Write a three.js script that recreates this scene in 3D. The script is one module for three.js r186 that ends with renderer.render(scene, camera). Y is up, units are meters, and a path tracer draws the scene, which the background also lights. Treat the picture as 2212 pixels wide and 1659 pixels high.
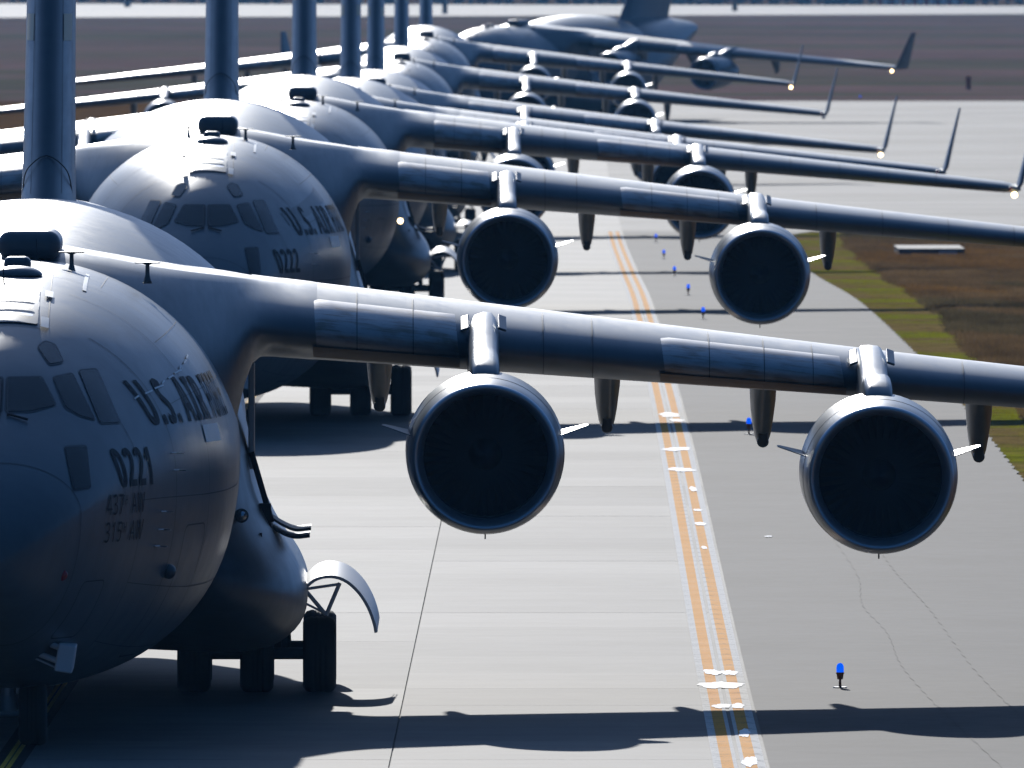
import * as THREE from 'three';
import { mergeGeometries, mergeVertices, toCreasedNormals } from 'three/addons/utils/BufferGeometryUtils.js';
import { RoundedBoxGeometry } from 'three/addons/geometries/RoundedBoxGeometry.js';
import { TessellateModifier } from 'three/addons/modifiers/TessellateModifier.js';
import { FontLoader } from 'three/addons/loaders/FontLoader.js';

// ---------------------------------------------------------------- camera, sky, sun, exposure
const scene = new THREE.Scene();
const EYE = 12, PITCH = 929 / 36867;
const camera = new THREE.PerspectiveCamera(2 * Math.atan(829.5 / 36867) * 180 / Math.PI, 4 / 3, 1, 9000);
camera.filmGauge = 36;
camera.position.set(0, EYE, 0);
camera.lookAt(0, EYE - 300 * Math.tan(PITCH), -300);
camera.focus = 278; camera.userData.fStop = 7.1;

const SUN = new THREE.Vector3(-0.265, 1, -2.38).normalize();
const sun = new THREE.DirectionalLight(new THREE.Color().setRGB(1, 0.975, 0.93), 5);
sun.position.copy(SUN).multiplyScalar(400).add(new THREE.Vector3(0, 0, -500));
sun.target.position.set(0, 0, -500); scene.add(sun, sun.target);
sun.castShadow = true; sun.shadow.mapSize.set(4096, 4096);
Object.assign(sun.shadow.camera, { left: -150, right: 150, top: 600, bottom: -600, near: 1, far: 1500 });
{
  const W = 1024, Hh = 512, d = new Float32Array(W * Hh * 4), dir = new THREE.Vector3();
  for (let j = 0; j < Hh; j++) for (let i = 0; i < W; i++) {
    const el = ((j + 0.5) / Hh - 0.5) * Math.PI, ph = ((i + 0.5) / W - 0.5) * 2 * Math.PI;
    dir.set(Math.cos(el) * Math.cos(ph), Math.sin(el), Math.cos(el) * Math.sin(ph));
    const ang = Math.acos(Math.min(1, dir.dot(SUN))) * 180 / Math.PI;
    const h = Math.exp(-Math.max(0, el) * 180 / Math.PI / 9), k = Math.exp(-ang / 7), k2 = Math.exp(-ang / 24);
    const b = Math.exp(-ang / 38), c = [0.002 + 0.014 * h + 0.12 * b, 0.034 + 0.052 * h + 0.31 * b, 0.112 + 0.115 * h + 0.74 * b];
    const glow = [2.4 * k + 0.20 * k2, 2.3 * k + 0.22 * k2, 2.1 * k + 0.27 * k2];
    const o = (j * W + i) * 4;
    for (let q = 0; q < 3; q++) d[o + q] = c[q] + glow[q];
    d[o + 3] = 1;
  }
  const t = new THREE.DataTexture(d, W, Hh, THREE.RGBAFormat, THREE.FloatType);
  t.mapping = THREE.EquirectangularReflectionMapping; t.magFilter = THREE.LinearFilter; t.needsUpdate = true;
  scene.background = t; scene.environment = t;
}
const renderer = new THREE.WebGLRenderer({ antialias: true });
renderer.toneMapping = THREE.LinearToneMapping;
renderer.toneMappingExposure = 1.18;
renderer.shadowMap.enabled = true;
scene.fog = new THREE.FogExp2(new THREE.Color().setRGB(0.22, 0.55, 1.0), 0.00005);

// ---------------------------------------------------------------- helpers
let seed = 7;
const rnd = () => { seed = (seed * 1664525 + 1013904223) >>> 0; return seed / 4294967296; };
const rr = (a, b) => a + (b - a) * rnd();
const lin = (X, Y) => (x) => { if (x <= X[0]) return Y[0]; for (let i = 1; i < X.length; i++) if (x <= X[i]) return Y[i - 1] + (Y[i] - Y[i - 1]) * (x - X[i - 1]) / (X[i] - X[i - 1]); return Y[Y.length - 1]; };
function smooth(X, Y) { // monotone cubic through the points
  const n = X.length, dl = [], m = new Array(n);
  for (let i = 0; i < n - 1; i++) dl.push((Y[i + 1] - Y[i]) / (X[i + 1] - X[i]));
  m[0] = dl[0]; m[n - 1] = dl[n - 2];
  for (let i = 1; i < n - 1; i++) m[i] = dl[i - 1] * dl[i] <= 0 ? 0 : 2 * dl[i - 1] * dl[i] / (dl[i - 1] + dl[i]);
  return (x) => {
    if (x <= X[0]) return Y[0]; if (x >= X[n - 1]) return Y[n - 1];
    let i = 0; while (x > X[i + 1]) i++;
    const h = X[i + 1] - X[i], t = (x - X[i]) / h, t2 = t * t, t3 = t2 * t;
    return (2 * t3 - 3 * t2 + 1) * Y[i] + (t3 - 2 * t2 + t) * h * m[i] + (-2 * t3 + 3 * t2) * Y[i + 1] + (t3 - t2) * h * m[i + 1];
  };
}
const counts = {};
function numbered(n) { counts[n] = (counts[n] ?? -1) + 1; return counts[n] ? n + '_' + String(counts[n]).padStart(3, '0') : n; }
function obj(name, geo, mat, parent) { const m = new THREE.Mesh(geo, mat); m.name = name; m.castShadow = m.receiveShadow = true; parent.add(m); return m; }
function top(name, geo, mat, data) { const m = obj(numbered(name), geo, mat, scene); m.userData = data; return m; }
const BOX = (w, h, d, x = 0, y = 0, z = 0) => new THREE.BoxGeometry(w, h, d).translate(x, y, z);
const RBOX = (w, h, d, r, x = 0, y = 0, z = 0) => new RoundedBoxGeometry(w, h, d, 2, r).translate(x, y, z);
function rod(a, b, r, r2 = r, n = 10) {
  const A = new THREE.Vector3(...a), B = new THREE.Vector3(...b), L = A.distanceTo(B);
  const g = new THREE.CylinderGeometry(r2, r, L, n); g.translate(0, L / 2, 0);
  g.applyQuaternion(new THREE.Quaternion().setFromUnitVectors(new THREE.Vector3(0, 1, 0), B.clone().sub(A).normalize())); g.translate(...a); return g;
}
const merge = (...g) => mergeGeometries(g.flat().map((q) => { const t = q.index ? q.toNonIndexed() : q; for (const k of Object.keys(t.attributes)) if (!['position', 'normal', 'uv'].includes(k)) t.deleteAttribute(k); if (!t.attributes.uv) t.setAttribute('uv', new THREE.Float32BufferAttribute(new Float32Array(t.attributes.position.count * 2), 2)); return t; }));
function grid(P, nu, nv, closeV = false) { // P(i,j) -> [x,y,z]; uv in metres
  const pos = [], uv = [], idx = [], q = [];
  for (let i = 0; i < nu; i++) { q.push([]); for (let j = 0; j < nv; j++) { const p = P(i, j); q[i].push(p); pos.push(...p); } }
  const dist = (a, b) => Math.hypot(a[0] - b[0], a[1] - b[1], a[2] - b[2]);
  let U = 0;
  for (let i = 0; i < nu; i++) { if (i) { let s = 0; for (let j = 0; j < nv; j++) s = Math.max(s, dist(q[i][j], q[i - 1][j])); U += s; } let V = 0; for (let j = 0; j < nv; j++) { if (j) V += dist(q[i][j], q[i][j - 1]); uv.push(U, V); } }
  for (let i = 0; i < nu - 1; i++) for (let j = 0; j < nv - 1; j++) { const a = i * nv + j; idx.push(a, a + nv, a + 1, a + 1, a + nv, a + nv + 1); }
  const g = new THREE.BufferGeometry();
  g.setAttribute('position', new THREE.Float32BufferAttribute(pos, 3)); g.setAttribute('uv', new THREE.Float32BufferAttribute(uv, 2)); g.setIndex(idx);
  g.computeVertexNormals();
  if (closeV) { const n = g.attributes.normal; for (let i = 0; i < nu; i++) { const a = i * nv, b = a + nv - 1; const v = new THREE.Vector3(n.getX(a) + n.getX(b), n.getY(a) + n.getY(b), n.getZ(a) + n.getZ(b)).normalize(); n.setXYZ(a, v.x, v.y, v.z); n.setXYZ(b, v.x, v.y, v.z); } }
  return g;
}
function flip(g) { const i = g.index.array; for (let k = 0; k < i.length; k += 3) { const t = i[k + 1]; i[k + 1] = i[k + 2]; i[k + 2] = t; } const n = g.attributes.normal; for (let k = 0; k < n.array.length; k++) n.array[k] *= -1; return g; }
const mirrored = new Map(), memo = new Map();
const once = (key, make) => { if (!memo.has(key)) memo.set(key, make()); return memo.get(key); };
function mirror(g) { if (!mirrored.has(g)) mirrored.set(g, mirrorNew(g)); return mirrored.get(g); }
function mirrorNew(g) { // the same shape on the other side of the centre plane
  const m = g.clone().applyMatrix4(new THREE.Matrix4().makeScale(-1, 1, 1));
  if (m.index) { const i = m.index.array; for (let k = 0; k < i.length; k += 3) { const t = i[k + 1]; i[k + 1] = i[k + 2]; i[k + 2] = t; } return m; }
  for (const a of Object.values(m.attributes)) for (let k = 0; k < a.count; k += 3) for (let c = 0; c < a.itemSize; c++) { const p = (k + 1) * a.itemSize + c, r = (k + 2) * a.itemSize + c, t = a.array[p]; a.array[p] = a.array[r]; a.array[r] = t; }
  return m;
}

// ---------------------------------------------------------------- computed textures
function lattice(n) { const a = new Float32Array(n * n); for (let i = 0; i < a.length; i++) a[i] = rnd(); return a; }
function fbm(S, cells, oct, ax = 1, ay = 1) { // tileable value noise, S x S, 0..1
  const out = new Float32Array(S * S); let amp = 1, tot = 0;
  for (let o = 0; o < oct; o++) {
    const nx = Math.max(1, Math.round(cells * ax)) << o, ny = Math.max(1, Math.round(cells * ay)) << o; if (nx > S || ny > S) break;
    const n = Math.max(nx, ny), L = lattice(n);
    for (let y = 0; y < S; y++) { const fy = y / S * ny, y0 = Math.floor(fy), ty = fy - y0, sy = ty * ty * (3 - 2 * ty), ya = (y0 % ny) * n, yb = ((y0 + 1) % ny) * n;
      for (let x = 0; x < S; x++) { const fx = x / S * nx, x0 = Math.floor(fx), tx = fx - x0, sx = tx * tx * (3 - 2 * tx), xa = x0 % nx, xb = (x0 + 1) % nx;
        out[y * S + x] += amp * ((L[ya + xa] * (1 - sx) + L[ya + xb] * sx) * (1 - sy) + (L[yb + xa] * (1 - sx) + L[yb + xb] * sx) * sy); } }
    tot += amp; amp *= 0.55;
  }
  for (let i = 0; i < out.length; i++) out[i] /= tot; return out;
}
function tex(S, fn, srgb, rep) {
  const d = new Uint8Array(S * S * 4);
  for (let i = 0; i < S * S; i++) { const c = fn(i); for (let q = 0; q < 3; q++) d[i * 4 + q] = Math.max(0, Math.min(255, 255 * c[q])); d[i * 4 + 3] = 255; }
  const t = new THREE.DataTexture(d, S, S); t.wrapS = t.wrapT = THREE.RepeatWrapping; t.magFilter = THREE.LinearFilter; t.minFilter = THREE.LinearMipmapLinearFilter; t.generateMipmaps = true;
  if (srgb) t.colorSpace = THREE.SRGBColorSpace; t.repeat.set(rep[0], rep[1]); t.needsUpdate = true; return t;
}
const S = 512, nFine = fbm(S, 64, 3), nMid = fbm(S, 8, 5), nBig = fbm(S, 3, 4), nStreak = fbm(S, 6, 5, 0.5, 6), nAcross = fbm(S, 4, 5, 8, 0.5);
const rgb = (r, g, b) => new THREE.Color().setRGB(r, g, b);
const enc = (v) => v <= 0.0031308 ? 12.92 * v : 1.055 * Math.pow(v, 1 / 2.4) - 0.055;
const M = {};
// concrete: broomed across, blotched, speckled
const cMap = tex(S, (i) => { const v = 0.80 + 0.38 * (nMid[i] - 0.5) + 0.2 * (nStreak[i] - 0.5) + 0.16 * (nBig[i] - 0.5) + 0.14 * (nFine[i] - 0.5); return [enc(v), enc(v * 0.985), enc(v * 0.955)]; }, true, [1 / 31, 1 / 37]);
const cBump = tex(S, (i) => { const v = 0.5 * nFine[i] + 0.5 * nMid[i]; return [v, v, v]; }, false, [1 / 1.7, 1 / 1.7]);
const fBump = tex(S, (i) => [nFine[i], nFine[i], nFine[i]], false, [1 / 2.9, 1 / 2.9]);
const cRough = tex(S, (i) => { const v = 0.84 + 0.12 * (nStreak[i] - 0.5) + 0.12 * (nMid[i] - 0.5); return [v, v, v]; }, false, [1 / 9.1, 1 / 9.1]);
M.concrete = [0.15, 0.175, 0.16, 0.168].map((v, k) => new THREE.MeshPhysicalMaterial({ color: rgb(v, v * 0.98, v * 0.94), map: cMap, roughness: [0.705, 0.695, 0.70, 0.698][k], specularIntensity: [0.055, 0.058, 0.056, 0.057][k], bumpMap: fBump, bumpScale: 0.0002 }));
const aMap = tex(S, (i) => { const f = nFine[i], v = 0.66 + 0.4 * (nMid[i] - 0.5) + 0.2 * (nBig[i] - 0.5) + 0.25 * (f - 0.5); return [enc(v), enc(v), enc(v)]; }, true, [1 / 23, 1 / 29]);
M.asphalt = new THREE.MeshPhysicalMaterial({ color: rgb(0.08, 0.079, 0.079), map: aMap, roughness: 0.66, specularIntensity: 0.020, bumpMap: fBump, bumpScale: 0.0005 });
M.asphaltDark = new THREE.MeshPhysicalMaterial({ color: rgb(0.06, 0.06, 0.06), map: aMap, roughness: 0.85, specularIntensity: 0.1 });
M.joint = new THREE.MeshStandardMaterial({ color: rgb(0.03, 0.03, 0.03), roughness: 0.9 });
M.sealant = new THREE.MeshPhysicalMaterial({ color: rgb(0.045, 0.044, 0.043), roughness: 0.68, specularIntensity: 0.025 });
const glareBandMap = tex(S, (i) => { const v = 0.70 + 1.4 * (nStreak[i] - 0.5) + 0.7 * (nMid[i] - 0.5) + 0.15 * (nFine[i] - 0.5); return [enc(v), enc(v * 0.985), enc(v * 0.96)]; }, true, [1 / 75, 1 / 160]);  // strong streaks put the glare bands of the far pavement into its colour
M.crossConcrete = new THREE.MeshPhysicalMaterial({ color: rgb(0.15, 0.148, 0.144), map: glareBandMap, roughness: 0.71, specularIntensity: 0.05 });
const wear = tex(S, (i) => { const w = nMid[i] * 0.6 + nFine[i] * 0.4, v = w < 0.40 ? 0.72 : 1 - 0.15 * nStreak[i]; return [v, v, v]; }, true, [1 / 2.1, 1 / 2.1]);
const paintMat = (r, g, b, rough = 0.82) => new THREE.MeshPhysicalMaterial({ color: rgb(r, g, b), map: wear, roughness: rough, roughnessMap: cRough, specularIntensity: 0.015 });
M.yellow = paintMat(0.72, 0.31, 0.04); M.white = paintMat(0.58, 0.57, 0.54); M.black = paintMat(0.035, 0.035, 0.037); M.yellowC = paintMat(0.60, 0.36, 0.06);
M.paintedGlare = new THREE.MeshPhysicalMaterial({ color: rgb(0.8, 0.79, 0.77), roughness: 0.7, specularIntensity: 0.06 });  // white colour standing in for glare on the edge line
// grass ground and blades
const gMap = tex(S, (i) => { const a = nMid[i], b = nBig[i], f = nFine[i]; const k = Math.max(0, Math.min(1, (b - 0.5) * 4 + (a - 0.5) * 2 + 0.5)); const v = 0.6 + 0.8 * (f - 0.5) + 0.5 * (a - 0.5); return [enc(v * (0.15 + 0.06 * k)), enc(v * (0.09 + 0.02 * k)), enc(v * (0.038 - 0.004 * k))]; }, true, [1 / 26, 1 / 26]);
M.ground = new THREE.MeshPhysicalMaterial({ specularIntensity: 0, color: rgb(1, 1, 1), map: gMap, roughness: 0.95, bumpMap: cBump, bumpScale: 0.05 });
const mMap = tex(S, (i) => { const a = nMid[i], b = nBig[i], f = nFine[i]; const k = Math.max(0, Math.min(1, (b - 0.42) * 5 + (a - 0.5) * 2)); const v = 0.65 + 0.8 * (f - 0.5); return [enc(v * (0.27 - 0.03 * k)), enc(v * (0.19 + 0.06 * k)), enc(v * (0.07 - 0.05 * k))]; }, true, [1 / 34, 1 / 34]);
const fMap = tex(S, (i) => { const a = nStreak[i], b = nMid[i], f = nFine[i], k = Math.max(0, Math.min(1, (a - 0.5) * 4 + 0.4)), v = 0.85 + 0.35 * (b - 0.5) + 0.2 * (f - 0.5); return [enc(v * (0.175 - 0.055 * k)), enc(v * (0.118 - 0.008 * k)), enc(v * (0.105 - 0.03 * k))]; }, true, [1 / 170, 1 / 900]);
M.field = new THREE.MeshPhysicalMaterial({ specularIntensity: 0, color: rgb(1, 1, 1), map: fMap, roughness: 0.95 });
M.mown = new THREE.MeshPhysicalMaterial({ specularIntensity: 0, color: rgb(1, 1, 1), map: mMap, roughness: 0.95, bumpMap: cBump, bumpScale: 0.03 });
// aircraft paint
const pMap = tex(S, (i) => { const v = 0.92 + 0.24 * (nMid[i] - 0.5) + 0.12 * (nAcross[i] - 0.5) + 0.12 * (nBig[i] - 0.5); return [enc(v), enc(v), enc(v)]; }, true, [1 / 3.1, 1 / 3.1]);
const pRough = tex(S, (i) => { const v = 0.87 + 0.22 * (nMid[i] - 0.5) + 0.1 * (nAcross[i] - 0.5); return [v, v, v]; }, false, [1 / 2.3, 1 / 2.3]);
const grey = (v, rough, extra = {}) => new THREE.MeshPhysicalMaterial({ color: rgb(v * 0.80, v * 1.01, v * 1.14), map: pMap, roughness: rough, roughnessMap: pRough, ...extra });
M.wing = grey(0.108, 0.43); M.paint = grey(0.108, 0.41); M.paintDark = grey(0.068, 0.42); M.cowl = grey(0.12, 0.37);
M.lip = new THREE.MeshStandardMaterial({ color: rgb(0.42, 0.45, 0.48), metalness: 0.7, roughness: 0.36, roughnessMap: pRough });
const sMap = tex(S, (i) => { const s = nStreak[i] * 0.5 + nMid[i] * 0.5, k = 0.85 * Math.max(0, Math.min(1, (s - 0.47) * 4.5)), v = 0.9 + 0.15 * (nFine[i] - 0.5); return [enc(v * (0.60 - 0.30 * k)), enc(v * (0.60 - 0.37 * k)), enc(v * (0.61 - 0.44 * k))]; }, true, [1 / 2.7, 1 / 1.3]);
M.slat = new THREE.MeshStandardMaterial({ color: rgb(0.62, 0.62, 0.62), map: sMap, metalness: 0.4, roughness: 0.52, roughnessMap: pRough });
M.tan = new THREE.MeshStandardMaterial({ color: rgb(0.20, 0.13, 0.07), roughness: 0.6, map: pMap });
M.dark = new THREE.MeshStandardMaterial({ color: rgb(0.012, 0.012, 0.014), roughness: 0.55 });
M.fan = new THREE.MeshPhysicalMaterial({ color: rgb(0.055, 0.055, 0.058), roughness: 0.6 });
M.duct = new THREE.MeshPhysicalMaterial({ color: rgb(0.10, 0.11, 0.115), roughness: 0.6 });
M.line = new THREE.MeshStandardMaterial({ color: rgb(0.045, 0.05, 0.055), roughness: 0.6 });
M.letter = new THREE.MeshPhysicalMaterial({ color: rgb(0.018, 0.021, 0.025), roughness: 0.6, specularIntensity: 0.25 });
M.glass = new THREE.MeshPhysicalMaterial({ color: rgb(0.008, 0.009, 0.011), roughness: 0.04, ior: 1.5, specularIntensity: 0.45 });
M.tyre = new THREE.MeshStandardMaterial({ color: rgb(0.018, 0.018, 0.019), roughness: 0.8 });
M.gear = new THREE.MeshStandardMaterial({ color: rgb(0.55, 0.56, 0.57), roughness: 0.4 });
M.metal = new THREE.MeshStandardMaterial({ color: rgb(0.6, 0.6, 0.6), metalness: 0.9, roughness: 0.3 });
M.pale = new THREE.MeshStandardMaterial({ color: rgb(0.62, 0.63, 0.6), roughness: 0.45 });
M.strip = new THREE.MeshStandardMaterial({ color: rgb(0.58, 0.54, 0.36), roughness: 0.5 });
M.red = new THREE.MeshStandardMaterial({ color: rgb(0.30, 0.015, 0.02), roughness: 0.25 });
M.lampOn = new THREE.MeshStandardMaterial({ color: rgb(0.9, 0.8, 0.6), emissive: rgb(1, 0.74, 0.38), emissiveIntensity: 9 });
M.lampOff = new THREE.MeshPhysicalMaterial({ color: rgb(0.4, 0.42, 0.45), metalness: 0.8, roughness: 0.12, clearcoat: 1 });
M.blue = new THREE.MeshPhysicalMaterial({ color: rgb(0.01, 0.09, 0.75), roughness: 0.15, emissive: rgb(0.0, 0.10, 0.85), emissiveIntensity: 0.9 });
M.orange = new THREE.MeshStandardMaterial({ color: rgb(0.35, 0.10, 0.025), roughness: 0.6 });

// ---------------------------------------------------------------- the ground
const G = smooth([0, 260, 430, 590, 707, 828, 992, 1148, 1400, 2000, 9000], [0, 0, 0.35, -0.15, -1.1, -1.6, -1.35, -0.8, -0.45, 0, 0]);
const XE = smooth([100, 251, 284, 393, 444, 563, 694, 820, 1000, 1200, 1400], [2.9, 3.36, 3.46, 3.84, 4.0, 4.38, 4.75, 4.95, 5.3, 6.1, 7.2]); // the yellow edge line
const XS = smooth([100, 380, 517, 589, 694, 800, 822, 836], [10.4, 11.4, 11.98, 12.2, 12.3, 12.6, 13.2, 14.6]);     // where the shoulder ends
const XV = smooth([250, 445, 510, 563, 669, 802, 836], [12.3, 13.35, 13.8, 14.4, 15.05, 15.8, 16.4]);  // where the mown verge ends
const STRUCT = { kind: 'structure' };
function strip(xa, xb, D0, D1, step, dy, across = 1) {
  const n = Math.max(2, Math.ceil((D1 - D0) / step) + 1);
  const g = grid((i, j) => { const D = D0 + (D1 - D0) * i / (n - 1), a = xa(D), b = xb(D); return [a + (b - a) * j / across, G(D) + dy, -D]; }, n, across + 1);
  const p = g.attributes.position, uv = g.attributes.uv; for (let k = 0; k < p.count; k++) uv.setXY(k, p.getX(k), -p.getZ(k));
  const nn = g.attributes.normal; for (let k = 0; k < nn.count; k++) if (nn.getY(k) < 0) { flip(g); break; } else break;
  return g;
}
top('ground', strip(() => -900, () => 900, -300, 6500, 20, -0.05), M.ground, STRUCT);
const taxiway = top('taxiway', strip((D) => XE(D) - 28, (D) => XE(D) + 0.47, 236, 1500, 8, -0.03), M.joint, STRUCT);
// one slab after another where they can be told apart
top('unseen_dark_asphalt', strip(() => -160, () => 160, -250, 236, 12, 0.002), M.asphaltDark, STRUCT);  // out of view, added dark to cut ground bounce on the fuselages
const LANES = [[-16.47, -10.83], [-10.815, -5.19], [-5.165, 0.44]], SLAB = 6.1;
function slab(xa, xb, D0, D1, mat, dy) {
  const V = []; for (const y of [0, -0.02]) for (const D of [D0, D1]) for (const x of [xa, xb]) V.push([XE(D) + x, G(D) + y + dy, -D]);
  const q = (a, b, c, d) => [a, b, c, a, c, d].map((k) => V[k]);
  const tri = [...q(0, 1, 3, 2), ...q(4, 5, 1, 0), ...q(1, 5, 7, 3), ...q(3, 7, 6, 2), ...q(2, 6, 4, 0)];
  const g = new THREE.BufferGeometry(); g.setAttribute('position', new THREE.Float32BufferAttribute(tri.flat(), 3));
  g.setAttribute('uv', new THREE.Float32BufferAttribute(tri.flatMap((v) => [v[0], -v[2]]), 2)); g.computeVertexNormals();
  obj('slab', g, mat, taxiway);
}
for (let k = 5; k < 62; k++) for (const [a, b] of LANES) { const D0 = 204 + k * SLAB + 1.2, m = M.concrete[Math.floor(rnd() * 4)]; slab(a, b, D0, D0 + SLAB - 0.006, m, rr(-0.0015, 0.0015)); }
{ const D1 = 205.2 + 62 * SLAB; const o = obj('far_slabs', strip((D) => XE(D) - 16.47, (D) => XE(D) + 0.44, D1, 1500, 8, 0), M.concrete[1], taxiway); o.userData.kind = 'stuff'; obj('far_slab', strip((D) => XE(D) - 28, (D) => XE(D) - 16.49, 236, 1500, 8, 0), M.concrete[3], taxiway); }
top('asphalt_shoulder', strip((D) => XE(D) + 0.45, (D) => XS(D) + 0.06 * Math.sin(D * 1.9) * Math.sin(D * 0.37) + 0.03 * Math.sin(D * 3.1 + 1), 236, 836, 0.8, 0), M.asphalt, STRUCT);
top('cross_taxiway', strip((D) => XE(D) + 0.45, () => 420, 836, 1440, 8, 0, 2), M.crossConcrete, STRUCT);
top('mown_grass_verge', strip(XS, XV, 250, 835, 3, -0.02), M.mown, STRUCT);
// edge marking: two yellow stripes bordered in white
for (const [a, b, m] of [[-0.385, -0.265, M.white], [-0.265, -0.087, M.yellow], [-0.087, -0.03, M.white], [0.03, 0.087, M.white], [0.087, 0.262, M.yellow], [0.262, 0.385, M.white]])
  top(m === M.yellow ? 'yellow_edge_stripe' : 'white_edge_stripe', strip((D) => XE(D) + a, (D) => XE(D) + b, 236, 836, 5, 0.006), m, STRUCT);
top('black_centreline_border', strip((D) => XE(D) - 11.07, (D) => XE(D) - 10.60, 236, 1400, 5, 0.006), M.black, STRUCT);
for (const s of [-0.082, 0.012]) top('yellow_centreline_stripe', strip((D) => XE(D) - 10.835 + s, (D) => XE(D) - 10.835 + s + 0.07, 236, 1400, 5, 0.010), M.yellowC, STRUCT);
// crack and old sealant lines on the shoulder, pavement glare painted as white patches over the edge line
function wander(name, pts, w, mat) {
  const c = new THREE.CatmullRomCurve3(pts.map(([D, x]) => new THREE.Vector3(x, 0, -D))), n = 140;
  const g = grid((i, j) => { const p = c.getPoint(i / (n - 1)); return [p.x + Math.sin(i * 1.7) * 0.015 + (j - 0.5) * w * (0.7 + 0.6 * Math.abs(Math.sin(i * 0.9))), G(-p.z) + 0.008, p.z]; }, n, 2);
  top(name, g, mat, STRUCT);
}
wander('shoulder_crack', [[246, 7.35], [262, 7.0], [275, 6.72], [288, 6.55], [300, 6.6], [312, 6.42], [325, 6.6], [345, 6.5]], 0.011, M.sealant);
wander('shoulder_crack', [[262, 8.1], [285, 7.75], [310, 7.6], [330, 7.35], [352, 7.3]], 0.018, M.sealant);
function glarePatch(D, x, rx, rz) {
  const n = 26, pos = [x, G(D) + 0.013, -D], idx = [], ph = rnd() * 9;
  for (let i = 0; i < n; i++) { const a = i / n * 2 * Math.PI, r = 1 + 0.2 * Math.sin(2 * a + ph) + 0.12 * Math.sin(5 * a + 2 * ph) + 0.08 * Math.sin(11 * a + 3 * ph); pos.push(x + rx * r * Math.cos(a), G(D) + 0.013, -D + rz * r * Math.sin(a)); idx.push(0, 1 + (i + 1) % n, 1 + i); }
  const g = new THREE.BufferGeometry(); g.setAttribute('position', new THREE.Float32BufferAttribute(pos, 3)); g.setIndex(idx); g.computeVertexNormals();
  top('painted_glare_patch', g, M.paintedGlare, STRUCT);
}
for (const [D, x, rx, rz] of [[284.3, 3.34, 0.13, 1.2], [284.1, 3.62, 0.12, 1.1], [279.4, 3.42, 0.31, 1.5], [271.8, 3.34, 0.13, 0.9], [271.9, 3.6, 0.12, 0.8], [262.5, 3.58, 0.1, 1.2], [253.2, 3.53, 0.11, 1.6], [431, 3.98, 0.30, 1.9], [426, 4.12, 0.16, 1.5], [402, 3.88, 0.3, 1.6], [387, 3.84, 0.33, 1.3], [374, 3.97, 0.09, 1.4], [361, 3.93, 0.08, 0.8], [353, 3.9, 0.1, 1.2], [340, 3.83, 0.07, 0.7], [346, 5.2, 0.07, 0.4]]) glarePatch(D, x, rx, rz);
// far runway beyond the grass, and the wood behind it
{
  const q = (a) => { const g = new THREE.BufferGeometry(); g.setAttribute('position', new THREE.Float32BufferAttribute(a.flat(), 3)); g.setAttribute('uv', new THREE.Float32BufferAttribute(a.flatMap((v) => [v[0], -v[2]]), 2)); g.setIndex([0, 1, 2, 0, 2, 3]); g.computeVertexNormals(); return g; };
  top('far_field', strip(() => -300, () => 300, 1441, 3900, 30, -0.03), M.field, STRUCT);
  top('far_runway', q([[-250, 0.02, -3060], [250, 0.02, -3545], [250, 0.02, -3840], [-250, 0.02, -4210]]), M.concrete[1], STRUCT);
}

// ---------------------------------------------------------------- one cargo jet (u = metres behind the nose tip, the group's origin is on the ground under the main gear)
const Z0 = 25, Zu = (u) => Z0 - u;
const T = [0, 0.5, 1, 1.5, 2, 2.5, 3, 3.5, 5.9, 6.16, 6.48, 6.78, 7.0, 7.2, 7.28];
const fRX = smooth(T, [0, 0.56, 1.1, 1.62, 2.17, 2.8, 3.3, 3.43, 3.43, 3.25, 2.7, 1.95, 1.3, 0.6, 0.05]);
const fYT = smooth(T, [2.95, 3.6, 4.28, 5.05, 5.97, 6.72, 7.1, 7.2, 7.22, 7.6, 7.75, 7.7, 7.55, 7.3, 7.0]);
const fYB = smooth(T, [2.95, 2.35, 1.75, 1.25, 0.95, 0.80, 0.76, 0.75, 0.95, 1.75, 3.3, 4.7, 5.6, 6.4, 6.9]);
const fYC = smooth(T, [2.95, 3.25, 3.58, 3.82, 3.94, 3.98, 4, 4, 4, 4.5, 5.3, 6.1, 6.6, 6.9, 6.95]);
const sec = (u) => { const t = Math.sqrt(Math.max(0, u)); return { rx: fRX(t), yt: fYT(t), yb: fYB(t), yc: fYC(t) }; };
const PU = 2, PL = (u) => 2 + 0.35 * Math.min(1, Math.max(0, (u - 2) / 5));
function fus(u, th) { // th from 0 (crown) to 2 pi, clockwise seen from the nose: pi/2 is +x
  const s = sec(u), c = Math.cos(th), n = Math.sin(th), p = c >= 0 ? PU : PL(u), pw = (v) => Math.sign(v) * Math.pow(Math.abs(v), 2 / p);
  return [s.rx * pw(n), s.yc + (c >= 0 ? s.yt - s.yc : s.yc - s.yb) * pw(c), Zu(u)];
}
function Fv(u, x, y) { const s = sec(u); if (s.rx < 1e-6) return 99; const up = y >= s.yc, p = up ? PU : PL(u), ry = up ? s.yt - s.yc : s.yc - s.yb; return Math.pow(Math.abs(x) / s.rx, p) + Math.pow(Math.abs(y - s.yc) / Math.max(1e-6, ry), p) - 1; }
function normalAt(u, x, y) { const e = 0.02; return new THREE.Vector3(Fv(u, x + e, y) - Fv(u, x - e, y), Fv(u, x, y + e) - Fv(u, x, y - e), -(Fv(u + e, x, y) - Fv(u - e, x, y))).normalize(); }
function onFront(x, y, off) { let a = 0.01, b = 14; if (Fv(b, x, y) > 0) b = 20; for (let k = 0; k < 40; k++) { const m = (a + b) / 2; if (Fv(m, x, y) > 0) a = m; else b = m; } const n = normalAt(b, x, y).multiplyScalar(off); return [x + n.x, y + n.y, Zu(b) + n.z]; }
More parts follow.
